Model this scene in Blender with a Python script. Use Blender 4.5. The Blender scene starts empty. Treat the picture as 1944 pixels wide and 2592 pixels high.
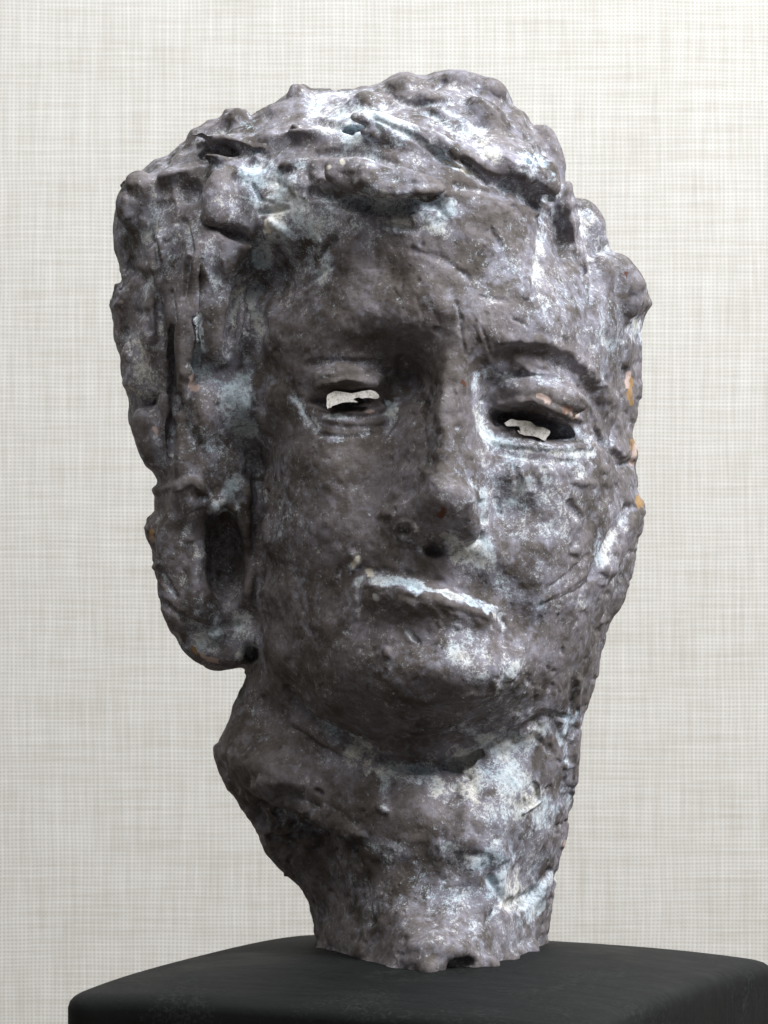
import bpy, math, time
import numpy as np
from mathutils import Vector

T0 = time.time()
S = 0.00035            # metres per modelling unit (about 1/3 mm)
DP = 3429.0            # camera distance in modelling units
K = 768.0 / 1659.0     # reading scale of the measurements below
scene = bpy.context.scene

# ------------------------------------------------------------------ camera
cam_d = bpy.data.cameras.new("camera")
cam = bpy.data.objects.new("camera", cam_d)
scene.collection.objects.link(cam)
cam.location = (0, -DP * S, 0)
cam.rotation_euler = (math.radians(90), 0, 0)
cam_d.sensor_fit = 'VERTICAL'
cam_d.sensor_height = 36.0
cam_d.sensor_width = 27.0
cam_d.lens = 36.0 * DP / 1024.0
cam_d.clip_start = 0.05
cam_d.clip_end = 50
cam_d.dof.use_dof = True
cam_d.dof.focus_distance = (DP - 120) * S
cam_d.dof.aperture_fstop = 40.0
scene.camera = cam

# ------------------------------------------------------------------ world and lamps
w = bpy.data.worlds.new("World")
scene.world = w
w.use_nodes = True
bg = w.node_tree.nodes["Background"]
bg.inputs[0].default_value = (1.0, 0.965, 0.92, 1)
bg.inputs[1].default_value = 0.075


def area(name, loc, target, size, power, color):
    d = bpy.data.lights.new(name, 'AREA')
    d.shape = 'RECTANGLE'
    d.size, d.size_y = size
    d.energy = power
    d.color = color
    o = bpy.data.objects.new(name, d)
    scene.collection.objects.link(o)
    o.location = loc
    v = Vector(target) - Vector(loc)
    o.rotation_euler = v.to_track_quat('-Z', 'Y').to_euler()
    return o


area("window_light", (0.90, -0.62, 0.98), (0, 0.02, 0.02), (0.55, 0.55), 36.0, (0.95, 0.97, 1.0))
area("ceiling_bounce_fill", (-0.35, -1.0, 1.55), (0, 0.0, 0.0), (1.4, 1.2), 17.0, (1.0, 0.98, 0.95))  # added soft fill, stands for light bounced off an unseen ceiling
area("backdrop_top_fill", (0.22, 0.10, 1.02), (0.1, 0.42, 0.15), (1.3, 0.3), 11.0, (0.88, 0.95, 1.0))  # strip lamp added overhead to brighten the backdrop towards its top

vs = scene.view_settings
vs.view_transform = 'Standard'
vs.look = 'None'
vs.exposure = 0.0
vs.gamma = 1.0

# ------------------------------------------------------------------ numeric helpers
rng = np.random.default_rng(7)


def hash3(ix, iy, iz, seed):
    h = (ix.astype(np.uint32) * np.uint32(374761393) + iy.astype(np.uint32) * np.uint32(668265263)
         + iz.astype(np.uint32) * np.uint32(2147483647) + np.uint32((seed * 974711 + 1013904223) & 0xffffffff))
    h = (h ^ (h >> np.uint32(13))) * np.uint32(1274126177)
    h = (h ^ (h >> np.uint32(16))) * np.uint32(2246822519)
    h = h ^ (h >> np.uint32(15))
    return h.astype(np.float32) * np.float32(2.0 / 4294967295.0) - np.float32(1.0)


def noise(P, scale, seed=0):
    """value noise in -1..1; scale = feature size in modelling units (float or 3-vector)"""
    q = (P / np.asarray(scale, np.float32)).astype(np.float32)
    f = np.floor(q)
    t = q - f
    i = f.astype(np.int64)
    t = t * t * t * (t * (t * 6 - 15) + 10)
    x0, y0, z0 = i[:, 0], i[:, 1], i[:, 2]
    out = 0
    for dx in (0, 1):
        wx = t[:, 0] if dx else 1 - t[:, 0]
        for dy in (0, 1):
            wy = t[:, 1] if dy else 1 - t[:, 1]
            for dz in (0, 1):
                wz = t[:, 2] if dz else 1 - t[:, 2]
                out = out + wx * wy * wz * hash3(x0 + dx, y0 + dy, z0 + dz, seed)
    return out


def fbm(P, scale, seed=0, octaves=3, gain=0.5):
    s, a, n = 0, 1.0, 0.0
    for k in range(octaves):
        s = s + a * noise(P + 17.3 * k, np.asarray(scale, np.float32) / (2.03 ** k), seed + 31 * k)
        n += a
        a *= gain
    return s / n * 1.5


def sstep(a, b, x):
    t = np.clip((x - a) / (b - a), 0, 1)
    return t * t * (3 - 2 * t)


def seg_dist(px, py, pts):
    best = np.full(px.shape, 1e9, np.float32)
    if len(pts) == 1:
        return np.hypot(px - pts[0][0], py - pts[0][1])
    for (ax, ay), (bx, by) in zip(pts[:-1], pts[1:]):
        vx, vy = bx - ax, by - ay
        L = vx * vx + vy * vy + 1e-9
        t = np.clip(((px - ax) * vx + (py - ay) * vy) / L, 0, 1)
        best = np.minimum(best, np.hypot(px - ax - t * vx, py - ay - t * vy))
    return best


def in_poly(px, py, poly):
    inside = np.zeros(px.shape, bool)
    n = len(poly)
    for k in range(n):
        x1, y1 = poly[k]
        x2, y2 = poly[(k + 1) % n]
        if y1 == y2:
            continue
        c = ((y1 > py) != (y2 > py)) & (px < (x2 - x1) * (py - y1) / (y2 - y1) + x1)
        inside ^= c
    return inside


def chaikin(p, closed=True):
    p = np.asarray(p, float)
    q = np.roll(p, -1, 0)
    return np.stack([p * .75 + q * .25, p * .25 + q * .75], 1).reshape(-1, 2)


# measured reading (x, y) -> modelling plane at depth d in front of the head's middle plane
def X_(x, d=0.0): return (x * K - 384.0) * (1 - d / DP)
def Z_(y, d=0.0): return (512.0 - y * K) * (1 - d / DP)


# ------------------------------------------------------------------ the head: outline of the cast and its relief
OUT = [(676, 2180), (680, 2060), (675, 2000), (672, 1970), (660, 1935), (635, 1900), (590, 1857), (562, 1828), (545, 1790),
       (510, 1735), (485, 1690), (472, 1650), (468, 1620), (482, 1588), (495, 1555), (505, 1520), (520, 1490), (530, 1462),
       (534, 1440), (505, 1438), (462, 1447), (425, 1428), (390, 1392), (365, 1360), (355, 1320), (345, 1270), (330, 1220),
       (325, 1180), (320, 1150), (328, 1128), (342, 1112), (339, 1080), (346, 1040), (340, 1026), (310, 1000), (292, 950),
       (286, 918), (284, 895), (290, 872), (275, 840), (262, 790), (250, 745), (248, 700), (241, 678), (231, 650),
       (236, 636), (258, 598), (258, 570), (247, 540), (249, 480), (254, 420), (258, 393), (278, 384), (300, 370),
       (330, 343), (380, 315), (420, 288), (460, 262), (500, 238), (522, 242), (538, 248), (560, 236), (600, 220),
       (622, 202), (636, 184), (655, 187), (668, 200), (690, 203), (740, 201), (800, 189), (838, 170), (870, 157),
       (910, 159), (943, 158), (958, 150), (990, 150), (1020, 160), (1040, 170), (1070, 175), (1088, 195), (1096, 217),
       (1130, 250), (1150, 270), (1177, 303), (1200, 350), (1220, 400), (1236, 422), (1270, 434), (1297, 470), (1310, 510),
       (1313, 547), (1332, 547), (1352, 556), (1386, 600), (1406, 645), (1409, 667), (1390, 702), (1386, 740),
       (1381, 800), (1386, 842), (1376, 900), (1365, 938), (1379, 980), (1370, 1004), (1378, 1030), (1374, 1068),
       (1391, 1083), (1394, 1112), (1386, 1150), (1366, 1220), (1357, 1262), (1346, 1303), (1320, 1342), (1310, 1378),
       (1300, 1420), (1280, 1480), (1266, 1530), (1256, 1580), (1253, 1640), (1245, 1700), (1226, 1780), (1216, 1850),
       (1201, 1900), (1196, 1960), (1188, 2000), (1178, 2040), (1180, 2180)]

# control readings of the front relief: (x, y, depth towards the viewer)
REL = """
950 170 70;700 230 70;1050 230 80;900 300 150;650 330 115;1100 330 135;830 390 182;550 330 85;420 400 78;330 450 55;290 600 45
450 520 105;600 500 128;1000 440 182;1150 440 150;1220 500 95;800 250 110;500 270 60
600 600 84;640 600 116;700 600 150;850 600 185;1000 600 196;1150 600 176;1280 600 110;1360 640 60
640 720 138;750 705 176;870 690 203;990 720 216;1080 740 208;1180 750 184;1290 800 122;1350 800 60
740 800 161;690 830 148;640 860 130;900 830 148;860 852 146;938 830 206;915 780 172;800 830 158;1062 830 176;1170 850 168;1250 880 138;1310 940 104
750 910 160;680 920 148;840 940 164;1060 960 182;1170 980 178;1260 990 146
958 800 216;1012 800 208;1066 1060 184;1068 1120 182;1030 1060 216;938 850 217;942 900 228;982 900 224;1016 900 211;940 1000 241;940 950 235;980 1000 236;1014 1000 226;946 1062 248;1000 1066 242;962 1078 250;962 1120 236;955 1150 216
905 900 190;888 1000 206;845 1000 178;880 1080 206;842 1090 182;838 1130 184;1030 900 204;1038 1000 206;1045 1090 206
1000 1130 232;925 1140 226;960 1180 205;940 1225 204;870 1190 196;1060 1190 198
700 1000 164;630 1000 126;590 1000 84;562 1000 40;562 1200 40;562 800 84;600 860 120;600 740 122;562 1330 36;640 1150 142;570 1180 80;750 1100 178;800 1190 186
1120 1030 188;1220 1060 166;1310 1060 116;1360 1060 70;1150 1180 184;1250 1240 142;1320 1250 86
930 1225 201;935 1256 200;932 1279 212;925 1310 216;915 1356 202;800 1236 184;803 1258 197;803 1296 200;800 1338 188;1050 1298 188;1055 1322 201;1053 1346 201;1050 1376 193;775 1262 180;1088 1332 180;860 1240 195;866 1264 206;868 1302 211;870 1342 197;995 1276 196;990 1300 209;985 1328 213;985 1366 200
1030 1430 212;940 1440 212;850 1430 197;760 1400 178;680 1400 144;610 1350 98;570 1300 74
610 1460 84;700 1520 122;850 1515 182;1000 1510 198;1100 1480 184;1200 1420 142;1280 1370 86;1170 1300 172
640 1530 66;760 1612 92;900 1650 106;1000 1655 108;1100 1615 104;1200 1570 84
560 1560 36;520 1640 58;600 1690 92;600 1780 44;640 1650 70;760 1690 100;900 1710 128;1050 1710 128;1180 1700 92
600 1760 50;700 1800 84;850 1800 132;1000 1850 144;1120 1850 116;1190 1850 66
700 1950 64;800 1950 118;950 1950 148;1100 1950 124;1170 1970 70;720 2060 104;900 2080 204;1080 2060 164
700 2160 110;900 2160 214;1150 2160 140
290 720 40;390 700 96;450 800 84;520 860 92;545 900 88;570 720 112;300 900 34;380 950 84;470 1000 74;520 1050 66
390 1080 72;470 1170 38;360 1200 58;400 1300 62;500 1270 46;440 1400 44;520 1390 40;556 1120 68;556 1400 62
"""
rel = np.array([[float(a) for a in t.split()] for t in REL.replace("\n", ";").split(";") if t.strip()])
cx, cz, cd = X_(rel[:, 0], rel[:, 2]), Z_(rel[:, 1], rel[:, 2]), rel[:, 2]

VX = 1.55
gx = np.arange(-300, 296, VX, dtype=np.float32)
gz = np.arange(-478, 462, VX, dtype=np.float32)
gy = np.arange(-275, 262, VX, dtype=np.float32)
GX, GZ = np.meshgrid(gx, gz, indexing='ij')


def tps(r2):
    return 0.5 * r2 * np.log(r2 + 1e-6)


n = len(cx)
A = np.zeros((n + 3, n + 3))
A[:n, :n] = tps((cx[:, None] - cx) ** 2 + (cz[:, None] - cz) ** 2) + np.eye(n) * 30.0
A[:n, n], A[:n, n + 1], A[:n, n + 2] = 1, cx, cz
A[n:, :n] = A[:n, n:].T
sol = np.linalg.solve(A, np.r_[cd, 0, 0, 0])
sg = 3
sx, sz = gx[::sg], gz[::sg]
SXg, SZg = np.meshgrid(sx, sz, indexing='ij')
low = (sol[n] + sol[n + 1] * SXg + sol[n + 2] * SZg).astype(np.float64)
for k in range(n):
    low += sol[k] * tps((SXg - cx[k]) ** 2 + (SZg - cz[k]) ** 2)


def upsample(L, xs, zs):
    fx = np.clip((gx - xs[0]) / (xs[1] - xs[0]), 0, len(xs) - 1.001)
    fz = np.clip((gz - zs[0]) / (zs[1] - zs[0]), 0, len(zs) - 1.001)
    ix, iz = fx.astype(int), fz.astype(int)
    tx, tz = (fx - ix)[:, None], (fz - iz)[None, :]
    return ((1 - tx) * (1 - tz) * L[np.ix_(ix, iz)] + tx * (1 - tz) * L[np.ix_(ix + 1, iz)]
            + (1 - tx) * tz * L[np.ix_(ix, iz + 1)] + tx * tz * L[np.ix_(ix + 1, iz + 1)])


FD = upsample(low, sx, sz).astype(np.float32)
poly = chaikin([(X_(x, -30), Z_(y, -30)) for x, y in OUT])
pl = [tuple(p) for p in poly]
sd = seg_dist(GX, GZ, pl + [pl[0]])
inside = in_poly(GX, GZ, pl)
sd = np.where(inside, sd, -sd).astype(np.float32)

neck = sstep(-300, -360, GZ) * 0 + sstep(-225, -300, GZ)
R = 52 + 48 * neck
MID = -20 - 20 * neck
s1 = np.clip(sd / R, 0, 1)
prof = np.sqrt(np.clip(1 - (1 - s1) ** 2, 0, 1))
FD = MID + (np.maximum(FD, MID + 8) - MID) * prof
RB = 150 - 40 * neck
s2 = np.clip(sd / RB, 0, 1)
BD = MID - (190 - 85 * neck) * np.sqrt(np.clip(1 - (1 - s2) ** 2, 0, 1))


def gmag(F):
    a, b = np.gradient(F, VX)
    return np.sqrt(1 + np.minimum(a * a + b * b, 30.0)).astype(np.float32)


ff = (FD[:, None, :] + gy[None, :, None]) / gmag(FD)[:, None, :]
fb = (-gy[None, :, None] - BD[:, None, :]) / gmag(BD)[:, None, :]
F = np.minimum(ff, fb)            # > 0 inside
del ff, fb
F = np.minimum(F, np.maximum(sd, -6)[:, None, :] + 0 * F + 1.5)


def box(c, r):
    lo = [np.searchsorted(g, c[k] - r[k]) for k, g in enumerate((gx, gy, gz))]
    hi = [np.searchsorted(g, c[k] + r[k]) for k, g in enumerate((gx, gy, gz))]
    return tuple(slice(max(a - 1, 0), b + 1) for a, b in zip(lo, hi))


def rot2(ax, az, deg):
    c, s_ = math.cos(math.radians(deg)), math.sin(math.radians(deg))
    return ax * c + az * s_, -ax * s_ + az * c


def ellip(x, y, d, rx, ry, rz, k=8.0, sub=False, roll=0.0, open_front=False):
    """union (or subtraction) of an ellipsoid; x, y measured, d depth of its centre, radii in reading pixels / depth units;
    roll turns it clockwise in the front view"""
    c = (X_(x, d), -d, Z_(y, d))
    rx, rz = rx * K, rz * K
    grow = 1.05 + 1.2 * k / min(rx, ry, rz)
    m = max(rx, rz) * grow
    sl = box(c, (m, ry * grow, m))
    if open_front:
        sl = (sl[0], slice(0, sl[1].stop), sl[2])
    px = gx[sl[0]][:, None, None] - c[0]
    py = gy[sl[1]][None, :, None] - c[1]
    if open_front:
        py = np.where(py < 0, py * 0.12, py)
    pz = gz[sl[2]][None, None, :] - c[2]
    qx, qz = rot2(px, pz, -roll)
    r = np.sqrt((qx / rx) ** 2 + (py / ry) ** 2 + (qz / rz) ** 2)
    g = (1 - r) * min(rx, ry, rz)
    f = F[sl]
    if sub:
        g = -g
        h = np.clip(0.5 - 0.5 * (g - f) / k, 0, 1)
        F[sl] = f * (1 - h) + g * h - k * h * (1 - h) if False else np.minimum(f, g) - 0.25 / k * np.maximum(k - np.abs(f - g), 0) ** 2
    else:
        F[sl] = np.maximum(f, g) + 0.25 / k * np.maximum(k - np.abs(f - g), 0) ** 2


def surf_d(x, y):
    """depth of the relief at a reading (x, y)"""
    d = 120.0
    for _ in range(3):
        i = int(np.clip((X_(x, d) - gx[0]) / VX, 0, len(gx) - 1))
        j = int(np.clip((Z_(y, d) - gz[0]) / VX, 0, len(gz) - 1))
        d = float(FD[i, j])
    return d


def lump(x, y, rx, rz, up, roll=0.0, k=8.0, ry=None):
    """a pressed-on lump of clay standing `up` above the relief"""
    ry = ry or max(14.0, 0.8 * min(rx, rz) * K)
    ellip(x, y, surf_d(x, y) + up - ry, rx, ry, rz, k=k, roll=roll)


def dig(x, y, rx, rz, deep, roll=0.0, k=4.0, ry=None):
    ry = ry or deep + 6
    ellip(x, y, surf_d(x, y) - deep + ry, rx, ry, rz, k=k, sub=True, roll=roll, open_front=True)


# hair lumps: x, y, half sizes, height, roll
for a in [(300, 440, 50, 70, 14, 0), (272, 395, 22, 18, 6, 0), (470, 440, 32, 66, 16, 4), (400, 372, 60, 16, 9, -12), (500, 372, 44, 15, 10, 6),
          (640, 205, 22, 26, 10, 0), (505, 255, 34, 18, 8, -20), (600, 245, 34, 18, 6, -20),
          (490, 300, 82, 13, 12, 6), (580, 300, 60, 16, 9, -20), (690, 290, 66, 22, 10, 10),
          (780, 225, 50, 20, 7, -4), (880, 185, 46, 24, 12, -8), (990, 172, 38, 24, 14, 6), (1055, 190, 30, 18, 10, 25), (925, 215, 32, 18, 8, 20),
          (870, 300, 120, 34, 12, 24), (770, 375, 78, 36, 20, 16), (860, 398, 90, 34, 22, 12), (690, 355, 34, 24, 14, -30), (650, 400, 34, 30, 8, 0),
          (985, 330, 86, 26, 14, 30), (1060, 255, 60, 28, 10, 38), (1150, 370, 56, 40, 18, 34), (1085, 350, 70, 26, 14, 30), (1190, 330, 26, 66, 8, -22),
          (1215, 450, 24, 60, 20, -14), (1275, 490, 34, 56, 14, -22), (1345, 620, 46, 66, 14, -18), (1300, 590, 28, 40, 8, 0), (1385, 660, 18, 36, 8, -10),
          (600, 500, 34, 24, 9, 30), (540, 520, 28, 36, 8, 0), (500, 560, 40, 50, 9, 0), (430, 560, 26, 60, 10, 6), (350, 560, 34, 60, 10, 0),
          (390, 760, 24, 120, 12, 2), (300, 790, 40, 66, 14, -8), (318, 950, 28, 66, 18, -16), (440, 890, 30, 60, 12, 2), (262, 640, 22, 34, 8, 30),
          (330, 680, 26, 80, 8, 8), (480, 700, 34, 90, 8, 6), (395, 990, 24, 70, 10, 2),
          (365, 1180, 34, 80, 12, 2), (375, 1300, 34, 70, 12, -14), (500, 1000, 36, 40, 8, -20), (420, 1060, 20, 60, 12, 22),
          (440, 1400, 56, 34, 8, 24), (500, 1408, 34, 30, 6, 0), (330, 1150, 12, 26, 4, 0)]:
    a = (*a[:4], a[4] * 1.3, a[5])
    lump(*a, k=9.0)
# clay curl and pellets in the hair
ellip(470, 345, surf_d(470, 345) + 4, 44, 11, 15, k=4, roll=18)
ellip(553, 340, surf_d(553, 340) + 2, 11, 7, 13, k=3)
ellip(640, 352, surf_d(640, 352) + 1, 40, 10, 13, k=5, roll=-14)
# hollows of the hair
for a in [(475, 322, 46, 12, 16, 12), (435, 331, 6, 7, 16, 0), (405, 415, 34, 30, 14, 0), (500, 505, 60, 13, 12, 20), (553, 620, 20, 14, 16, 0),
          (775, 278, 20, 6, 16, 6), (752, 277, 7, 6, 14, 0), (922, 240, 24, 14, 9, 20), (1040, 272, 24, 16, 10, 30),  (1240, 400, 8, 30, 6, 0), (1262, 560, 8, 40, 8, 10),
          (1395, 690, 12, 22, 12, 10), (372, 860, 13, 150, 18, 2), (428, 690, 10, 120, 8, 2), (505, 690, 12, 80, 8, 6), (345, 700, 8, 70, 8, -4), (330, 870, 20, 12, 14, -60), (275, 590, 12, 36, 10, 20),
          (472, 1130, 38, 46, 30, 0), (484, 1200, 48, 112, 24, -5), (540, 1415, 15, 24, 30, 0), (556, 1230, 15, 260, 5, 0), (556, 820, 16, 170, 3, 0)]:
    dig(*a)

# face: brows, lids, nose, lips, chin
ellip(1172, 856, 164, 96, 27, 40, k=7, roll=10)          # right lid
ellip(757, 815, 151, 78, 25, 34, k=7, roll=-3)          # left lid
ellip(970, 1080, 232, 52, 23, 42, k=10)                 # nose tip
ellip(868, 1115, 186, 38, 22, 36, k=16)                 # wings
ellip(1012, 1126, 206, 32, 24, 38, k=7)
ellip(1010, 1440, 186, 90, 30, 60, k=16)                # chin

# eye slits
ellip(745, 864, 184, 88, 44, 25, k=3, sub=True, roll=-2)
ellip(684, 867, 166, 34, 32, 17, k=3, sub=True, roll=4)
ellip(1166, 921, 182, 102, 60, 27, k=3, sub=True, roll=14)
ellip(1062, 885, 186, 16, 16, 40, k=4, sub=True, roll=8)
# folds over the eyes
for pts, r, dp in []:
    pass
# nostrils
ellip(938, 1188, 214, 25, 28, 22, k=3, sub=True)
ellip(872, 1146, 212, 14, 14, 13, k=3, sub=True)
# opening under the front of the neck
for a in [(696, 2066, 22, 26, 13), (742, 2086, 20, 20, 11), (796, 2092, 18, 16, 9), (858, 2106, 34, 24, 12), (925, 2092, 14, 18, 9), (1062, 2084, 22, 22, 13), (1106, 2074, 18, 18, 11), (1152, 2050, 18, 24, 12)]:
    lump(*a, k=5)
dig(1000, 2088, 42, 24, 16, -14)
ellip(970, 1566, 172, 8, 22, 6, k=2, sub=True)
print("field", round(time.time() - T0, 1))


# ------------------------------------------------------------------ field -> surface
def surface_nets(F, o, h):
    s = F > 0
    c = s[:-1, :-1, :-1].astype(np.uint8)
    for dx in (0, 1):
        for dy in (0, 1):
            for dz in (0, 1):
                if dx + dy + dz:
                    c += s[dx:s.shape[0] - 1 + dx, dy:s.shape[1] - 1 + dy, dz:s.shape[2] - 1 + dz]
    act = np.argwhere((c > 0) & (c < 8))
    idx = np.full(c.shape, -1, np.int32)
    idx[act[:, 0], act[:, 1], act[:, 2]] = np.arange(len(act))
    corner = {}
    for dx in (0, 1):
        for dy in (0, 1):
            for dz in (0, 1):
                corner[dx, dy, dz] = F[act[:, 0] + dx, act[:, 1] + dy, act[:, 2] + dz]
    acc = np.zeros((len(act), 3), np.float32)
    cnt = np.zeros(len(act), np.float32)
    ks = list(corner)
    for a in ks:
        for ax in range(3):
            if a[ax] == 0:
                b = list(a); b[ax] = 1; b = tuple(b)
                va, vb = corner[a], corner[b]
                m = (va > 0) != (vb > 0)
                t = np.where(m, va / np.where(m, va - vb, 1), 0)
                p = np.array(a, np.float32)[None, :] + t[:, None] * np.eye(3, dtype=np.float32)[ax]
                acc[m] += p[m]
                cnt += m
    V = (act + acc / cnt[:, None]) * h + np.array(o, np.float32)
    quads = []
    for ax in range(3):
        b, d = (ax + 1) % 3, (ax + 2) % 3
        s0 = np.take(s, range(s.shape[ax] - 1), ax)
        s1 = np.take(s, range(1, s.shape[ax]), ax)
        e = np.argwhere(s0 != s1)
        e = e[(e[:, b] > 0) & (e[:, d] > 0) & (e[:, b] < idx.shape[b]) & (e[:, d] < idx.shape[d])]
        ob, od = np.eye(3, dtype=int)[b], np.eye(3, dtype=int)[d]
        q = [idx[tuple(p.T)] for p in (e - ob - od, e - od, e, e - ob)]
        q = np.stack(q, 1)
        flip = s0[tuple(e.T)]
        q[~flip] = q[~flip][:, ::-1]
        quads.append(q)
    return V.astype(np.float32), np.concatenate(quads)


V, Q = surface_nets(F, (gx[0], gy[0], gz[0]), VX)
del F
ok = (Q >= 0).all(1)
Q = Q[ok]
NV = len(V)
E = np.concatenate([Q[:, [0, 1]], Q[:, [1, 2]], Q[:, [2, 3]], Q[:, [3, 0]]])
deg = np.bincount(E[:, 0], minlength=NV) + np.bincount(E[:, 1], minlength=NV)


def nmean(A):
    A = np.asarray(A)
    if A.ndim == 1:
        return (np.bincount(E[:, 0], A[E[:, 1]], NV) + np.bincount(E[:, 1], A[E[:, 0]], NV)) / np.maximum(deg, 1)
    return np.stack([nmean(A[:, k]) for k in range(A.shape[1])], 1)


def normals():
    d1, d2 = V[Q[:, 2]] - V[Q[:, 0]], V[Q[:, 3]] - V[Q[:, 1]]
    fn = np.cross(d1, d2)
    N = np.zeros((NV, 3))
    for k in range(3):
        for c in range(4):
            N[:, k] += np.bincount(Q[:, c], fn[:, k], NV)
    return (N / (np.linalg.norm(N, axis=1, keepdims=True) + 1e-9)).astype(np.float32)


for _ in range(3):
    V = (V + 0.55 * (nmean(V) - V)).astype(np.float32)
print("verts", NV, round(time.time() - T0, 1))


def proj():
    f = 1 + V[:, 1] / DP
    return (V[:, 0] / f + 384) / K, (512 - V[:, 2] / f) / K


N = normals()
U, W = proj()
front = sstep(0.35, -0.1, N[:, 1]) * (V[:, 1] < 70)
HAIR = [(552, 1030), (553, 900), (558, 760), (578, 660), (622, 590), (680, 520), (720, 470), (800, 440), (900, 440), (960, 430), (1060, 425),
        (1160, 440), (1190, 520), (1235, 545), (1275, 600), (1290, 700), (1310, 740), (1500, 740), (1500, -50), (100, -50), (100, 1030)]
EARL = [(100, 1030), (552, 1030), (552, 1420), (540, 1455), (100, 1455)]
EARR = [(1310, 740), (1500, 740), (1500, 1345), (1296, 1345), (1300, 1120), (1330, 955)]
jn = noise(V, 22, 91) * 9
is_front = V[:, 1] < 75
hair_m = np.where(is_front, in_poly(U + jn, W + jn, HAIR), W < 1440)
earl_m = is_front & in_poly(U + jn * .4, W, EARL)
earr_m = is_front & in_poly(U + jn * .4, W, EARR)
soft_hair = hair_m.astype(np.float32)
for _ in range(14):
    soft_hair = nmean(soft_hair)
rough_area = np.maximum(soft_hair, 0.8 * (earl_m | (~is_front)))


def move(amount):
    global V
    V = (V + N * amount[:, None]).astype(np.float32)


# hand-worked lumps
for _ in range(7):
    V = (V + (0.5 * rough_area)[:, None] * (nmean(V) - V)).astype(np.float32)
N = normals()
a = rough_area * (4.0 * fbm(V, 58, 3, 2, 0.3) + 2.0 * (0.4 - np.abs(noise(V, 36, 5))) + 0.6 * noise(V, 13, 8) + 0.4 * noise(V, 6, 10))
a += (1 - rough_area) * (2.2 * fbm(V, 44, 13, 2) + 1.3 * noise(V, 19, 15) + 0.75 * noise(V, 9, 18) + 0.4 * noise(V, 5, 19))
neck_m = sstep(1600, 1700, W) * (1 - rough_area)
a += neck_m * (3.4 * fbm(V, 52, 23, 2, 0.3) + 0.8 * noise(V, 17, 24))
move(a)
N = normals()
U, W = proj()


def brush(pts, r, amp, soft=2.0):
    """stroke of a modelling tool: pts measured, r in reading pixels, amp in modelling units (+ raises)"""
    global V
    pts = np.array(pts, float).reshape(-1, 2)
    m = (U > pts[:, 0].min() - r) & (U < pts[:, 0].max() + r) & (W > pts[:, 1].min() - r) & (W < pts[:, 1].max() + r) & (front > 0.02)
    i = np.nonzero(m)[0]
    if not len(i):
        return
    wob = noise(V[i], 9, 40) * r * 0.25 + noise(V[i], 24, 41) * r * 0.35
    dist = seg_dist(U[i], W[i], [tuple(p) for p in pts]) + wob
    g = np.clip(1 - (np.maximum(dist, 0) / r) ** 2, 0, 1) ** soft
    V[i] += N[i] * (amp * g * front[i])[:, None]


def P(s):
    return [float(t) for t in s.replace(",", " ").split()]


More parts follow.
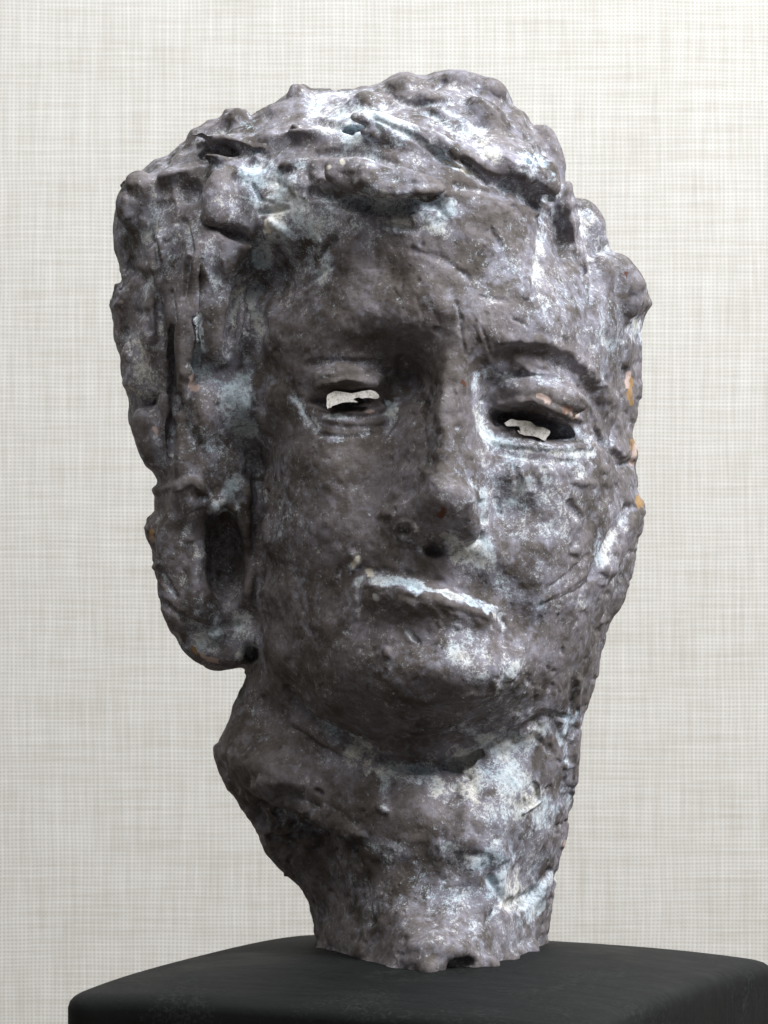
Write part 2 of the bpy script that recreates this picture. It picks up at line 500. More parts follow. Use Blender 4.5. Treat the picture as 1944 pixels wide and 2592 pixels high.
BR = [
    # brow and socket folds
    ("1085 770 1115 757 1180 766 1240 800 1280 850 1306 900 1324 945", 30, -5.5), ("1090 735 1180 742 1260 790 1310 860", 26, 4),
    ("1060 800 1046 850 1040 890 1046 930", 14, -4), ("1050 870 1062 840 1090 818 1130 806", 9, -4), ("1140 800 1210 815 1262 858 1290 905", 10, 3),
    ("1080 872 1150 862 1200 884 1250 908", 9, 5), ("1060 952 1120 962 1200 970 1275 968", 10, 4), ("1050 975 1140 992 1240 1000", 12, -2.5),
    ("1290 930 1325 975 1340 1000", 12, -6), ("1326 960 1345 880 1352 800", 9, -4), ("1340 1010 1362 1000", 10, -6),
    ("760 745 830 742 880 765", 30, -3), ("880 760 915 830 925 900 905 985", 36, -6), ("665 786 730 778 800 784 840 806", 9, -3),
    ("690 830 750 818 808 826", 11, 5), ("668 878 720 893 790 893 830 880", 8, 3.5), ("690 940 760 945 800 935", 8, -2.5), ("700 905 770 915 830 910", 12, 2.5),
    ("640 860 660 900 680 925", 9, -3), ("835 870 850 900 835 935", 10, -3),
    # nose
    ("960 780 952 850 948 950 950 1050", 26, 1.5), ("905 880 900 980 880 1060 848 1090", 26, -4), ("1042 1085 1048 1130 1040 1168 1010 1178", 9, -6),
    ("910 1172 930 1165 958 1168", 9, 3), ("852 1146 862 1128 884 1126 898 1142 890 1160 868 1166 852 1150", 5, 2.6),
    ("845 1100 836 1135 850 1165", 10, -4), ("918 1120 930 1160", 14, -3),
    # mouth
    ("770 1252 803 1246 836 1246 869 1254 905 1266 944 1274 983 1284 1021 1302 1060 1310 1082 1332", 9, 0.5),
    ("790 1266 840 1266 905 1284 983 1302 1050 1328", 13, 2), ("820 1316 880 1326 960 1342 1010 1352", 30, -2), ("770 1256 776 1300 772 1345", 12, -1.5),
    ("1078 1325 1088 1350", 9, -2), ("800 1234 870 1238 940 1254 1010 1278", 14, -3), ("950 1200 935 1235", 14, -2),
    # chin and jaw
    ("1086 1370 1090 1420 1084 1490", 18, -2), ("1060 1400 1068 1480", 20, 3), ("1134 1380 1118 1420 1104 1460", 12, 3), ("880 1364 895 1380 905 1388", 5, -3),
    ("850 1510 960 1515 1060 1500", 16, 2), ("619 1490 657 1545 715 1583 793 1628 858 1655 930 1662 985 1660", 14, -9),
    ("640 1560 700 1605 780 1650", 12, 3), ("985 1658 1040 1630 1080 1604 1135 1572 1175 1545 1228 1550", 12, -5),
    ("960 1648 1000 1652 1038 1630", 12, -12), ("1236 1470 1232 1560 1225 1640 1215 1720 1200 1800", 10, -2.5), ("1252 1470 1246 1600 1236 1720 1216 1830", 8, 2.5),
    ("1196 1560 1215 1600", 14, -2.5), ("1165 1600 1190 1625", 12, -3),
    # neck
    ("560 1700 640 1738 723 1780 770 1800", 24, 8), ("560 1752 610 1772 690 1812", 34, -15), ("585 1815 640 1830", 14, -6), ("600 1800 650 1800", 8, 4),
    ("684 1708 694 1714", 8, -7), ("470 1615 478 1660 500 1700", 12, 4), ("760 1830 790 1900 800 1990", 16, -4), ("978 1700 962 1740", 14, -2.5),
    ("1010 1720 1000 1770", 26, 4), ("1010 1820 1080 1850", 34, 4), ("1160 1690 1166 1730 1130 1755", 6, 4), ("1060 1900 1100 1960 1150 1930", 18, -6),
    ("1080 1950 1060 1990", 12, -5), ("1120 1970 1160 1930 1190 1880", 9, -4), ("880 1960 930 1975", 20, -2), ("900 2020 1000 2040", 40, 4), ("1010 1930 1030 1990", 30, -4), ("760 2000 770 2060", 26, 4),
    ("690 2075 740 2096 800 2098", 12, 5), ("820 1745 836 1752", 9, 5),
    # cheeks
    ("1240 1180 1280 1120 1310 1060", 14, -3), ("1281 1242 1310 1180 1358 1100", 15, -6), ("1300 1260 1345 1180 1382 1110", 14, 4),
    ("1190 1270 1230 1240 1270 1200", 8, -2), ("1175 1295 1230 1268 1280 1230", 8, 1.6), ("1165 1310 1240 1280 1300 1240", 6, -1.6),
    ("1230 1090 1245 1115", 14, -4), ("1170 1010 1150 1050", 12, -3), ("1110 1010 1125 1050 1110 1080", 12, -3), ("1070 1080 1080 1110", 10, -3), ("1240 1040 1280 1045", 14, 3),
    ("575 1060 573 1110", 7, -4), ("760 1195 775 1215 764 1232", 9, 3), ("640 1280 650 1320", 12, -2),
    # forehead scratches
    ("898 640 915 690 912 710", 5, -.9), ("920 640 950 700", 5, -.9), ("990 690 1000 740 1005 765", 5, -1.1), ("1020 680 1045 720 1060 765", 5, -1.1),
    ("1030 690 1040 735", 5, 1.8), ("985 655 995 690", 6, -4), ("1166 475 1165 530 1160 590", 12, -4), ("1150 480 1145 560 1135 640", 9, 2.5),
    ("1060 500 1080 530", 14, -2.5), ("890 540 960 560 1010 600", 12, -2.5), ("820 480 900 500 960 470", 14, -3), ("690 560 720 520", 12, -5), ("660 620 700 585", 9, -3),
    ("1270 560 1282 620 1275 680", 8, -3), ("1040 640 1090 650", 8, -2), ("1110 690 1140 705", 5, -2.5),
    # hair strokes
    ("680 418 740 436 850 446 945 436", 24, -11), ("1000 350 1060 385 1110 408 1172 432", 26, -12), ("985 400 1060 412 1100 425", 14, -4), ("1192 465 1212 500 1216 545", 22, -9),
    ("690 385 780 405 860 415 940 412", 24, 6), ("1090 340 1140 375 1190 405", 26, 5), ("1225 400 1232 470 1240 540", 9, 4),
    ("420 690 428 740 422 790", 7, -5), ("368 630 372 700 368 770", 8, -6), ("405 560 398 640", 9, -5), ("520 600 500 680 490 760", 12, -5), ("330 520 345 600", 12, -5),
    ("545 640 530 740 540 830", 14, -5), ("400 480 410 540", 10, -5), ("560 500 552 570", 16, -5), ("585 480 640 520", 12, 4),
    ("430 313 483 296 572 322", 8, 4), ("600 280 690 262 760 285", 12, -5), ("680 330 780 330 850 350", 14, -4), ("942 255 1000 280 1042 321", 14, -5),
    ("811 255 900 300 957 344 1015 375", 10, -4), ("957 338 1015 370", 6, 4), ("1126 352 1140 346 1148 358 1138 368 1124 362", 5, 3), ("1136 357 1137 358", 6, -4),
    ("1100 250 1150 300 1180 350", 12, -4), ("850 210 900 230 980 215", 10, -4), ("940 190 960 175", 8, -4), ("1030 200 1080 230", 10, -3),
    ("545 400 560 430 590 440", 7, -4), ("600 390 630 430", 8, -4), ("560 460 620 450", 8, -4), ("240 560 262 620", 8, -5), ("265 700 280 760", 9, -4),
    ("340 1060 420 1040 460 1080", 12, 4), ("445 1085 480 1075 512 1100", 9, 5), ("470 1080 440 1105 422 1170 418 1250 432 1320 462 1368", 26, 6), ("520 1090 536 1180 536 1280", 16, 3), ("414 1345 460 1360 520 1350", 12, -4),
    ("350 1240 380 1290", 8, -3), ("345 1300 400 1340", 9, -3),
]
for s_, r_, a_ in BR:
    brush(P(s_), r_, a_)
# small dents, pits and pellets of the surface
fi = np.nonzero((front > 0.6) & (~hair_m))[0]
for k in range(330):
    i = fi[rng.integers(len(fi))]
    r = rng.uniform(4, 11)
    ang = rng.uniform(0, 3.1)
    L = rng.uniform(0, 14)
    brush([U[i], W[i], U[i] + L * math.cos(ang), W[i] + L * math.sin(ang)], r, rng.choice([-1, -1, -1, 1]) * rng.uniform(0.8, 2.4), 1.5)
fi = np.nonzero((front > 0.6) & hair_m)[0]
for k in range(110):
    i = fi[rng.integers(len(fi))]
    r = rng.uniform(10, 26)
    ang = rng.uniform(0, 3.1)
    L = rng.uniform(0, 34)
    brush([U[i], W[i], U[i] + L * math.cos(ang), W[i] + L * math.sin(ang)], r, rng.choice([-1, -1, -1, 1]) * rng.uniform(1.2, 3.6), 1.3)
for _ in range(1):
    V = (V + 0.4 * (nmean(V) - V)).astype(np.float32)
N = normals()
U, W = proj()
print("sculpted", round(time.time() - T0, 1))

# ------------------------------------------------------------------ pigment on the cast: chalky wash, chips, some painted lit-side brightening
c1 = ((nmean(V) - V) * N).sum(1)
for _ in range(2):
    c1 = nmean(c1)
Vs = V
for _ in range(14):
    Vs = nmean(Vs)
c2 = ((Vs - V) * N).sum(1)
cav = np.clip(c1 * 3.0, -1, 1) * 0.4 + np.clip(c2 / 3.0, -1, 1) * 0.6
region = 0.5 + 0.5 * fbm(V, 70, 51, 2)
wash = 0.11 + 0.10 * rough_area + 0.55 * np.clip(cav, 0, 1) * (0.35 + 0.9 * region) + 0.12 * (region - 0.5) - 0.25 * np.clip(-cav, 0, 1)


def stain(pts, r, amt, jag=0.5):
    pts = np.array(pts, float).reshape(-1, 2)
    m = (U > pts[:, 0].min() - 1.6 * r) & (U < pts[:, 0].max() + 1.6 * r) & (W > pts[:, 1].min() - 1.6 * r) & (W < pts[:, 1].max() + 1.6 * r) & (front > 0.02)
    i = np.nonzero(m)[0]
    if len(i):
        d = seg_dist(U[i], W[i], [tuple(p) for p in pts]) + (fbm(V[i], 16, 77, 3) * r * jag * 1.2 + fbm(V[i], 6, 78, 2) * 5)
        core = 1.0 if amt >= 0.8 else 0.85
        wide = 1.3 if amt >= 0.8 else 1.75
        wash[i] += 1.45 * amt * core * sstep(wide, 0.0, d / r) * np.clip(0.85 + 0.75 * fbm(V[i], 17, 79, 2), 0.25, 1.4)


ST = [
    ("1100 1050 1250 1150", 110, .23), ("1050 1700 1090 1850", 120, .25), ("1150 600 1270 740", 100, .2), ("880 1960 1080 1980", 110, .16), ("490 800 520 910", 55, .3), ("700 485 950 480", 60, .26), ("340 520 420 500", 60, .14), ("620 640 680 560", 40, .2), ("520 620 540 740", 40, .2), ("600 1000 620 1200", 40, .1),  # right cheek and forehead: wash plus lit-side brightness painted into the colour
    ("560 400 620 480", 80, .26), ("1020 1420 1060 1460", 60, .12), ("1100 1560 1000 1640", 60, .14), ("440 1390 520 1360", 50, .14), ("290 760 310 850", 50, .12), ("690 900 840 930", 40, .1),
    # hair
    ("560 390 600 400 625 440", 42, .34), ("545 375 575 440 600 460", 20, .3), ("580 487 575 530 560 572", 20, .95), ("585 482 625 508", 12, .6), ("690 600 712 555", 11, .55),
    ("700 250 780 250 850 260", 42, .42), ("720 290 800 330", 22, .35), ("811 255 870 290 940 320", 22, .42), ("942 255 990 275 1027 298", 22, .5), ("1030 300 1065 335", 18, .5),
    ("957 344 1015 374", 6, .95), ("950 428 976 434", 10, .9), ("820 440 900 470 960 480", 32, .5), ("1135 356 1135 357", 26, .3), ("1160 330 1180 400", 22, .25),
    ("1166 475 1165 540 1158 591", 12, .5), ("1190 445 1205 420", 10, .4), ("1260 470 1300 530", 20, .35), ("1060 540 1085 560", 24, .3), ("1370 700 1380 735", 12, .5),
    ("345 430 330 500 320 520", 12, .3), ("330 600 310 640", 8, .3), ("430 683 432 740 424 800", 8, .9), ("450 560 470 620", 30, .22), ("300 740 310 800 310 840", 26, .28),
    ("518 820 530 870 528 925", 24, .95), ("490 840 500 900", 14, .4), ("500 1040 490 1075 460 1100", 20, .95), ("512 1085 520 1110", 8, .5), ("420 1110 405 1150", 8, .35),
    ("430 1180 422 1260 428 1320", 9, .3), ("430 1390 470 1380 530 1375", 28, .7), ("520 1340 530 1400", 16, .4), ("440 940 500 960 520 1000", 22, .22), ("340 950 350 1000", 14, .25),
    # eyes
    ("640 865 655 895 676 918", 13, .75), ("850 885 838 915 828 935", 17, 1.0), ("710 943 760 948 790 938", 8, .4), ("700 900 740 903 772 899", 5, .55), ("690 780 760 772 830 790", 20, .16),
    ("1030 819 1034 880 1040 930 1052 950", 12, .5), ("1046 946 1120 962 1200 972 1277 976", 10, .55), ("1050 800 1090 795", 14, .5), ("1075 830 1140 815 1200 820", 16, .38), ("1040 960 1050 1020", 12, .3),
    ("1090 990 1170 1000 1250 1000", 22, .16),
    # nose and mouth
    ("1043 1060 1046 1130 1043 1168", 6, .65), ("972 1188 1010 1196 1052 1186", 28, 1.0), ("1000 1215 1050 1220 1075 1240", 30, .5), ("905 1185 915 1205", 7, .4), ("846 1140 860 1162 890 1162 900 1140", 5, .5),
    ("774 1256 803 1250 836 1250 869 1257 905 1268", 14, 1.15), ("905 1268 944 1277 983 1287 1021 1303", 9, 1.0), ("1015 1300 1055 1313 1078 1328", 9, .9), ("1078 1328 1087 1356", 6, .6), ("774 1256 776 1300 774 1330", 7, .25),
    ("772 1214 764 1222", 9, .7), ("760 1180 765 1200", 12, .3), ("880 1362 893 1380", 5, .6), ("1000 1390 1060 1420 1070 1470", 36, .26), ("1134 1380 1118 1420 1106 1455", 10, .5), ("950 1400 1000 1440", 30, .2),
    ("575 1060 573 1100", 5, .5), ("1281 1242 1310 1180 1355 1105", 12, .55), ("1270 1260 1260 1300", 16, .25), ("1140 1040 1100 1080", 16, .3), ("1190 1040 1200 1080 1180 1100", 20, .2), ("1160 1000 1185 1040", 10, .4), ("1100 1280 1160 1320", 18, .2),
    ("1250 940 1290 950 1320 960", 12, .3), ("1300 735 1320 740", 14, .35),
    # jaw and neck
    ("700 1570 760 1600 830 1640", 14, .5), ("780 1640 860 1670 930 1680", 26, .6), ("700 1640 720 1650", 16, .2), ("1000 1640 1080 1615 1160 1580 1230 1556", 24, .5), ("1020 1660 1090 1690 1150 1740", 46, .5),
    ("1140 1680 1160 1720 1120 1752", 10, .5), ("1215 1560 1220 1640", 12, .4), ("1228 1650 1222 1740", 12, .35), ("836 1700 840 1740", 16, .3), ("829 1748 830 1749", 10, .9), ("800 1810 860 1840", 26, .25),
    ("960 1830 1000 1845", 16, .35), ("1060 1905 1110 1930 1150 1945", 22, .45), ("1160 1930 1190 1890", 12, .45), ("1080 1960 1070 1990", 12, .45), ("1140 1980 1170 1960", 14, .4), ("740 1860 790 1960", 22, .16), ("540 1500 560 1530", 20, .16), ("640 1790 660 1790", 8, .3),
]
for s_, r_, a_ in ST:
    stain(P(s_), r_, a_)
chip = np.zeros((NV, 4), np.float32)


def chipped(pts, r, col, amt=1.0):
    pts = np.array(pts, float).reshape(-1, 2)
    d = seg_dist(U, W, [tuple(p) for p in pts]) + noise(V, 4.5, 66) * r * 0.55 + noise(V, 11, 67) * r * 0.3
    m = (sstep(1.0, 0.6, d / r) * amt * (front > 0.02)).astype(np.float32)
    chip[:] = chip * (1 - m[:, None]) + np.array([*col, 1.0], np.float32) * m[:, None]


OCHRE, PINK, CREAM, BROWN, RUST = (.30, .19, .09), (.44, .34, .30), (.66, .62, .54), (.20, .13, .10), (.12, .05, .03)
for s_, r_, c_ in [("1364 818 1360 850 1364 872", 6, OCHRE), ("1358 806 1353 838", 5, PINK), ("1368 952 1370 980", 6.5, OCHRE), ("1372 965 1364 1000", 6, PINK), ("1378 1078 1384 1090", 8, OCHRE),
                   ("1162 856 1186 864", 8, PINK), ("1220 882 1238 898", 9, BROWN), ("1232 894 1244 898", 8, PINK), ("418 812 412 834 422 838", 9, PINK), ("711 361 712 362", 8, CREAM), ("740 349 741 350", 7, CREAM),
                   ("797 1234 799 1240", 10, CREAM), ("326 1148 328 1160", 7, OCHRE), ("329 1164 330 1168", 6, PINK), ("957 346 990 360 1012 374", 4.5, CREAM), ("950 1111 958 1105", 7, RUST), ("1222 1818 1220 1830", 5, PINK),
                   ("810 1290 812 1294", 9, (.5, .5, .5)), ("335 925 338 940", 5, PINK), ("432 1410 452 1425 470 1430", 6, PINK), ("415 1400 425 1412", 5, OCHRE), ("772 1208 762 1222", 8, CREAM), ("786 887 808 890", 4, PINK),
                   ("1005 740 1006 752", 5, RUST), ("1000 823 1004 832", 5, RUST), ("256 672 258 676", 4, PINK), ("1352 590 1353 600", 4, RUST), ("575 478 580 500", 6, CREAM), ("262 650 263 651", 4, PINK)]:
    chipped(P(s_), r_, c_)
wash = np.clip(wash, 0, 1.2).astype(np.float32)
print("pigment", round(time.time() - T0, 1))


# ------------------------------------------------------------------ materials
def mat(name):
    m = bpy.data.materials.new(name)
    m.use_nodes = True
    nt = m.node_tree
    b = nt.nodes["Principled BSDF"]
    return m, nt, b


def nd(nt, t, **kw):
    n_ = nt.nodes.new(t)
    for k_, v_ in kw.items():
        setattr(n_, k_, v_)
    return n_


def ramp(nt, fac, stops):
    r = nd(nt, "ShaderNodeValToRGB")
    while len(r.color_ramp.elements) < len(stops):
        r.color_ramp.elements.new(0.5)
    for e, (p, c) in zip(r.color_ramp.elements, stops):
        e.position = p
        e.color = (*c, 1) if isinstance(c, tuple) else (c, c, c, 1)
    nt.links.new(fac, r.inputs[0])
    return r.outputs[0]


def tex_noise(nt, vec, scale, detail=4, rough=0.6, dist=0.0):
    t = nd(nt, "ShaderNodeTexNoise")
    t.inputs["Scale"].default_value = scale
    t.inputs["Detail"].default_value = detail
    t.inputs["Roughness"].default_value = rough
    t.inputs["Distortion"].default_value = dist
    if vec is not None:
        nt.links.new(vec, t.inputs["Vector"])
    return t.outputs[0]


def math_(nt, op, a, b=None, c=None, clamp=False):
    m = nd(nt, "ShaderNodeMath", operation=op, use_clamp=clamp)
    for k_, v_ in enumerate((a, b, c)):
        if v_ is None:
            continue
        if hasattr(v_, "links"):
            nt.links.new(v_, m.inputs[k_])
        else:
            m.inputs[k_].default_value = v_
    return m.outputs[0]


def mixc(nt, f, a, b, mode='MIX'):
    m = nd(nt, "ShaderNodeMix", data_type='RGBA', blend_type=mode)
    for s_, v_ in ((0, f), (6, a), (7, b)):
        if hasattr(v_, "links"):
            nt.links.new(v_, m.inputs[s_])
        elif s_ == 0:
            m.inputs[0].default_value = v_
        else:
            m.inputs[s_].default_value = (*v_, 1)
    return m.outputs[2]


def bump(nt, h, strength, dist, prev=None):
    b = nd(nt, "ShaderNodeBump")
    b.inputs["Strength"].default_value = strength
    b.inputs["Distance"].default_value = dist
    nt.links.new(h, b.inputs["Height"])
    if prev is not None:
        nt.links.new(prev, b.inputs["Normal"])
    return b.outputs[0]


# aged painted plaster, coordinates in metres
m_clay, nt, bs = mat("patinated_plaster")
tc = nd(nt, "ShaderNodeTexCoord").outputs["Object"]
n_big = tex_noise(nt, tc, 55, 5, 0.62)
n_mid = tex_noise(nt, tc, 210, 5, 0.65, 0.4)
n_fine = tex_noise(nt, tc, 750, 4, 0.7)
n_patch0 = tex_noise(nt, tc, 380, 5, 0.7, 0.8)
n_grain = tex_noise(nt, tc, 2200, 2, 0.6)
base = ramp(nt, math_(nt, 'ADD', math_(nt, 'MULTIPLY', n_big, 0.78), math_(nt, 'MULTIPLY', n_mid, 0.22)),
            [(0.36, (.062, .052, .045)), (0.45, (.104, .090, .084)), (0.52, (.152, .135, .136)), (0.62, (.195, .176, .190))])
base = mixc(nt, math_(nt, 'MULTIPLY', ramp(nt, n_fine, [(0.38, 1.0), (0.50, 0.0)]), 0.35), base, (.055, .047, .043))
at = nd(nt, "ShaderNodeAttribute", attribute_name="wash")
wf = at.outputs["Fac"]
# speckled chalk: the wash breaks up into flecks and veins
brk = math_(nt, 'ADD', math_(nt, 'MULTIPLY', n_mid, 0.50), math_(nt, 'MULTIPLY', n_fine, 0.62))
brk = math_(nt, 'ADD', brk, math_(nt, 'MULTIPLY', n_grain, 0.45))
lev = math_(nt, 'ADD', math_(nt, 'MULTIPLY_ADD', math_(nt, 'MINIMUM', wf, 0.95), 0.85, -0.34), math_(nt, 'MULTIPLY', math_(nt, 'SUBTRACT', brk, 0.785), 2.6))
n_vein = tex_noise(nt, tc, 260, 3, 0.6, 0.8)
vein = ramp(nt, math_(nt, 'ABSOLUTE', math_(nt, 'SUBTRACT', n_vein, 0.5)), [(0.0, 1.0), (0.035, 0.0)])
lev = math_(nt, 'ADD', lev, math_(nt, 'MULTIPLY', math_(nt, 'MULTIPLY', vein, math_(nt, 'MINIMUM', wf, 0.8)), 0.62))
wmask = ramp(nt, lev, [(0.04, 0.0), (0.22, 0.36), (0.46, 0.86), (0.8, 1.0)])
wcol = ramp(nt, n_big, [(0.38, (.50, .60, .67)), (0.50, (.61, .66, .69)), (0.62, (.70, .685, .63))])
wcol = mixc(nt, 1.0, wcol, ramp(nt, math_(nt, 'ADD', math_(nt, 'MULTIPLY', n_fine, 0.5), math_(nt, 'MULTIPLY', n_patch0, 0.5)), [(0.36, .52), (0.50, .92), (0.62, 1.12)]), 'MULTIPLY')
# lilac patches of rubbed wash, with skylight sheen and lit-side brightness painted in
n_patch = tex_noise(nt, tc, 340, 4, 0.6, 0.6)
sheen_film = math_(nt, 'MULTIPLY', ramp(nt, math_(nt, 'ADD', math_(nt, 'MULTIPLY_ADD', n_patch, 0.5, math_(nt, 'MULTIPLY', tex_noise(nt, tc, 95, 3, 0.6, 0.5), 0.5)), math_(nt, 'MULTIPLY', wf, 0.42)), [(0.56, 0.0), (0.72, 1.0)]), 0.6)
col = mixc(nt, sheen_film, base, (.30, .295, .36))
col = mixc(nt, wmask, col, wcol)
ca = nd(nt, "ShaderNodeAttribute", attribute_name="chip")
col = mixc(nt, ca.outputs["Alpha"], col, ca.outputs["Color"])
pv = nd(nt, "ShaderNodeTexVoronoi")
pv.inputs["Scale"].default_value = 260
nt.links.new(tc, pv.inputs["Vector"])
pits = ramp(nt, math_(nt, 'ADD', pv.outputs["Distance"], math_(nt, 'MULTIPLY', n_big, 0.35)), [(0.22, 0.0), (0.34, 1.0)])
nt.links.new(col, bs.inputs["Base Color"])
nt.links.new(ramp(nt, math_(nt, 'ADD', wmask, math_(nt, 'MULTIPLY', n_mid, 0.3)), [(0.05, 0.64), (0.6, 0.95)]), bs.inputs["Roughness"])
bs.inputs["Specular IOR Level"].default_value = 0.18
b1 = bump(nt, pits, 0.35, 0.0006)
b2 = bump(nt, n_mid, 0.22, 0.0009, b1)
b3 = bump(nt, n_fine, 0.5, 0.0005, b2)
b4 = bump(nt, n_grain, 0.35, 0.00018, b3)
nt.links.new(b4, bs.inputs["Normal"])

m_inlay, nt, bs = mat("white_plaster_flake")
tc = nd(nt, "ShaderNodeTexCoord").outputs["Object"]
f1 = tex_noise(nt, tc, 900, 4, 0.7)
nt.links.new(ramp(nt, f1, [(0.36, (.42, .39, .34)), (0.5, (.70, .67, .63)), (0.65, (.80, .77, .74))]), bs.inputs["Base Color"])
bs.inputs["Roughness"].default_value = 0.85
nt.links.new(bump(nt, f1, 0.5, 0.0004), bs.inputs["Normal"])

m_black, nt, bs = mat("black_painted_wood")
tc = nd(nt, "ShaderNodeTexCoord").outputs["Object"]
mp = nd(nt, "ShaderNodeMapping")
mp.inputs["Scale"].default_value = (1.0, 6.0, 1.0)
nt.links.new(tc, mp.inputs["Vector"])
f1 = tex_noise(nt, mp.outputs[0], 30, 6, 0.65)
f2 = tex_noise(nt, tc, 700, 3, 0.7)
f3 = tex_noise(nt, tc, 25, 5, 0.7, 0.5)
c_ = ramp(nt, f1, [(0.3, (.0055, .006, .006)), (0.6, (.009, .0098, .0098))])
c_ = mixc(nt, math_(nt, 'MULTIPLY', ramp(nt, math_(nt, 'ADD', math_(nt, 'MULTIPLY', f2, 0.5), math_(nt, 'MULTIPLY', f3, 0.5)), [(0.52, 0.0), (0.66, 1.0)]), 0.5), c_, (.040, .043, .042))
nt.links.new(c_, bs.inputs["Base Color"])
bs.inputs["Specular IOR Level"].default_value = 0.12
nt.links.new(ramp(nt, f3, [(0.3, 0.55), (0.7, 0.8)]), bs.inputs["Roughness"])
nt.links.new(bump(nt, f2, 0.25, 0.0003, bump(nt, f1, 0.25, 0.0008)), bs.inputs["Normal"])

# woven linen: warp and weft threads, slubs
m_linen, nt, bs = mat("woven_linen")
tc = nd(nt, "ShaderNodeTexCoord").outputs["Object"]
sep = nd(nt, "ShaderNodeSeparateXYZ")
wob = nd(nt, "ShaderNodeTexNoise")
wob.inputs["Scale"].default_value = 14
wob.inputs["Detail"].default_value = 3
nt.links.new(tc, wob.inputs["Vector"])
vm = nd(nt, "ShaderNodeVectorMath", operation='MULTIPLY_ADD')
nt.links.new(wob.outputs["Color"], vm.inputs[0])
vm.inputs[1].default_value = (0.0035, 0.0035, 0.0035)
nt.links.new(tc, vm.inputs[2])
nt.links.new(vm.outputs[0], sep.inputs[0])
PX, PZ = 0.00187, 0.00180
ux = math_(nt, 'DIVIDE', sep.outputs[0], PX)
uz = math_(nt, 'DIVIDE', sep.outputs[2], PZ)
sxn = math_(nt, 'SINE', math_(nt, 'MULTIPLY', ux, 2 * math.pi))
szn = math_(nt, 'SINE', math_(nt, 'MULTIPLY', uz, 2 * math.pi))
# gaps between threads are dark where both troughs meet
hx = math_(nt, 'MULTIPLY_ADD', sxn, 0.5, 0.5)
hz = math_(nt, 'MULTIPLY_ADD', szn, 0.5, 0.5)
hgt = math_(nt, 'MAXIMUM', hx, hz)
avg = math_(nt, 'MULTIPLY', math_(nt, 'ADD', hx, hz), 0.5)
weave = math_(nt, 'ADD', math_(nt, 'MULTIPLY', hgt, 0.82), math_(nt, 'MULTIPLY', avg, 0.18))


def stretched(sc_x, sc_z, scale, detail=3):
    mp_ = nd(nt, "ShaderNodeMapping")
    mp_.inputs["Scale"].default_value = (sc_x, 1.0, sc_z)
    nt.links.new(tc, mp_.inputs["Vector"])
    return tex_noise(nt, mp_.outputs[0], scale, detail, 0.6)


slub_v = stretched(1 / PX / 45, 0.55, 45, 3)
slub_h = stretched(0.5, 1 / PZ / 45, 45, 3)
cloud_v = stretched(2.2, 0.5, 36, 4)
cloud_h = stretched(0.5, 2.2, 36, 4)
t1 = math_(nt, 'ADD', math_(nt, 'MULTIPLY', slub_v, 0.5), math_(nt, 'MULTIPLY', slub_h, 0.5))
t2 = math_(nt, 'ADD', math_(nt, 'MULTIPLY', cloud_v, 0.55), math_(nt, 'MULTIPLY', cloud_h, 0.45))
thread = math_(nt, 'ADD', math_(nt, 'MULTIPLY', t1, 0.74), math_(nt, 'MULTIPLY', t2, 0.26))
tcol = ramp(nt, thread, [(0.36, (.50, .480, .436)), (0.5, (.605, .588, .552)), (0.64, (.69, .678, .65))])
gap = ramp(nt, weave, [(0.14, 1.0), (0.66, 0.0)])
lcol = mixc(nt, math_(nt, 'MULTIPLY', gap, 0.72), tcol, (.34, .305, .24))
nt.links.new(lcol, bs.inputs["Base Color"])
bs.inputs["Roughness"].default_value = 0.9
bs.inputs["Specular IOR Level"].default_value = 0.15
nt.links.new(bump(nt, weave, 0.35, 0.0003), bs.inputs["Normal"])

m_table, nt, bs = mat("painted_table")
tc = nd(nt, "ShaderNodeTexCoord").outputs["Object"]
nt.links.new(ramp(nt, tex_noise(nt, tc, 20, 5), [(0.3, (.10, .085, .07)), (0.7, (.14, .12, .10))]), bs.inputs["Base Color"])
bs.inputs["Roughness"].default_value = 0.6


# ------------------------------------------------------------------ objects
def link(name, me, m, parent=None, smooth=True):
    me.materials.append(m)
    if smooth:
        me.polygons.foreach_set("use_smooth", np.ones(len(me.polygons), bool))
    o = bpy.data.objects.new(name, me)
    scene.collection.objects.link(o)
    if parent is not None:
        o.parent = parent
    return o


def from_arrays(name, v, q):
    me = bpy.data.meshes.new(name)
    me.vertices.add(len(v))
    me.vertices.foreach_set("co", np.ascontiguousarray(v, np.float32).ravel())
    k = q.shape[1]
    me.loops.add(len(q) * k)
    me.loops.foreach_set("vertex_index", np.ascontiguousarray(q, np.int32).ravel())
    me.polygons.add(len(q))
    me.polygons.foreach_set("loop_start", np.arange(0, len(q) * k, k, dtype=np.int32))
    me.update(calc_edges=True)
    return me


bust = bpy.data.objects.new("bust_sculpture", None)
scene.collection.objects.link(bust)
PLZ = -446.0
bust["label"] = "weathered purple-grey plaster head with white chalky patina standing on the black plinth"
bust["category"] = "sculpture"

cls = np.zeros(NV, np.int8)
cls[hair_m] = 1
cls[earl_m] = 2
cls[earr_m] = 3
qc = np.sort(cls[Q], 1)[:, 1]
for k, name in enumerate(["head", "hair", "ear", "ear"]):
    q = Q[qc == k]
    used, inv = np.unique(q.ravel(), return_inverse=True)
    me = from_arrays(name, V[used] * S, inv.reshape(-1, 4))
    a_ = me.attributes.new("wash", 'FLOAT', 'POINT')
    a_.data.foreach_set("value", wash[used])
    a_ = me.attributes.new("chip", 'FLOAT_COLOR', 'POINT')
    cc = chip[used].copy()
    m_ = cc[:, 3] > 1e-3
    cc[m_, :3] /= cc[m_, 3:4]
    a_.data.foreach_set("color", cc.ravel())
    o = link(name, me, m_clay, bust)
    me.normals_split_custom_set_from_vertices(N[used])
    if k == 2:
        o["label"] = "large looped ear lobe with a deep dark hollow"
    if k == 3:
        o["label"] = "narrow chipped ear seen edge-on beside the lit cheek"


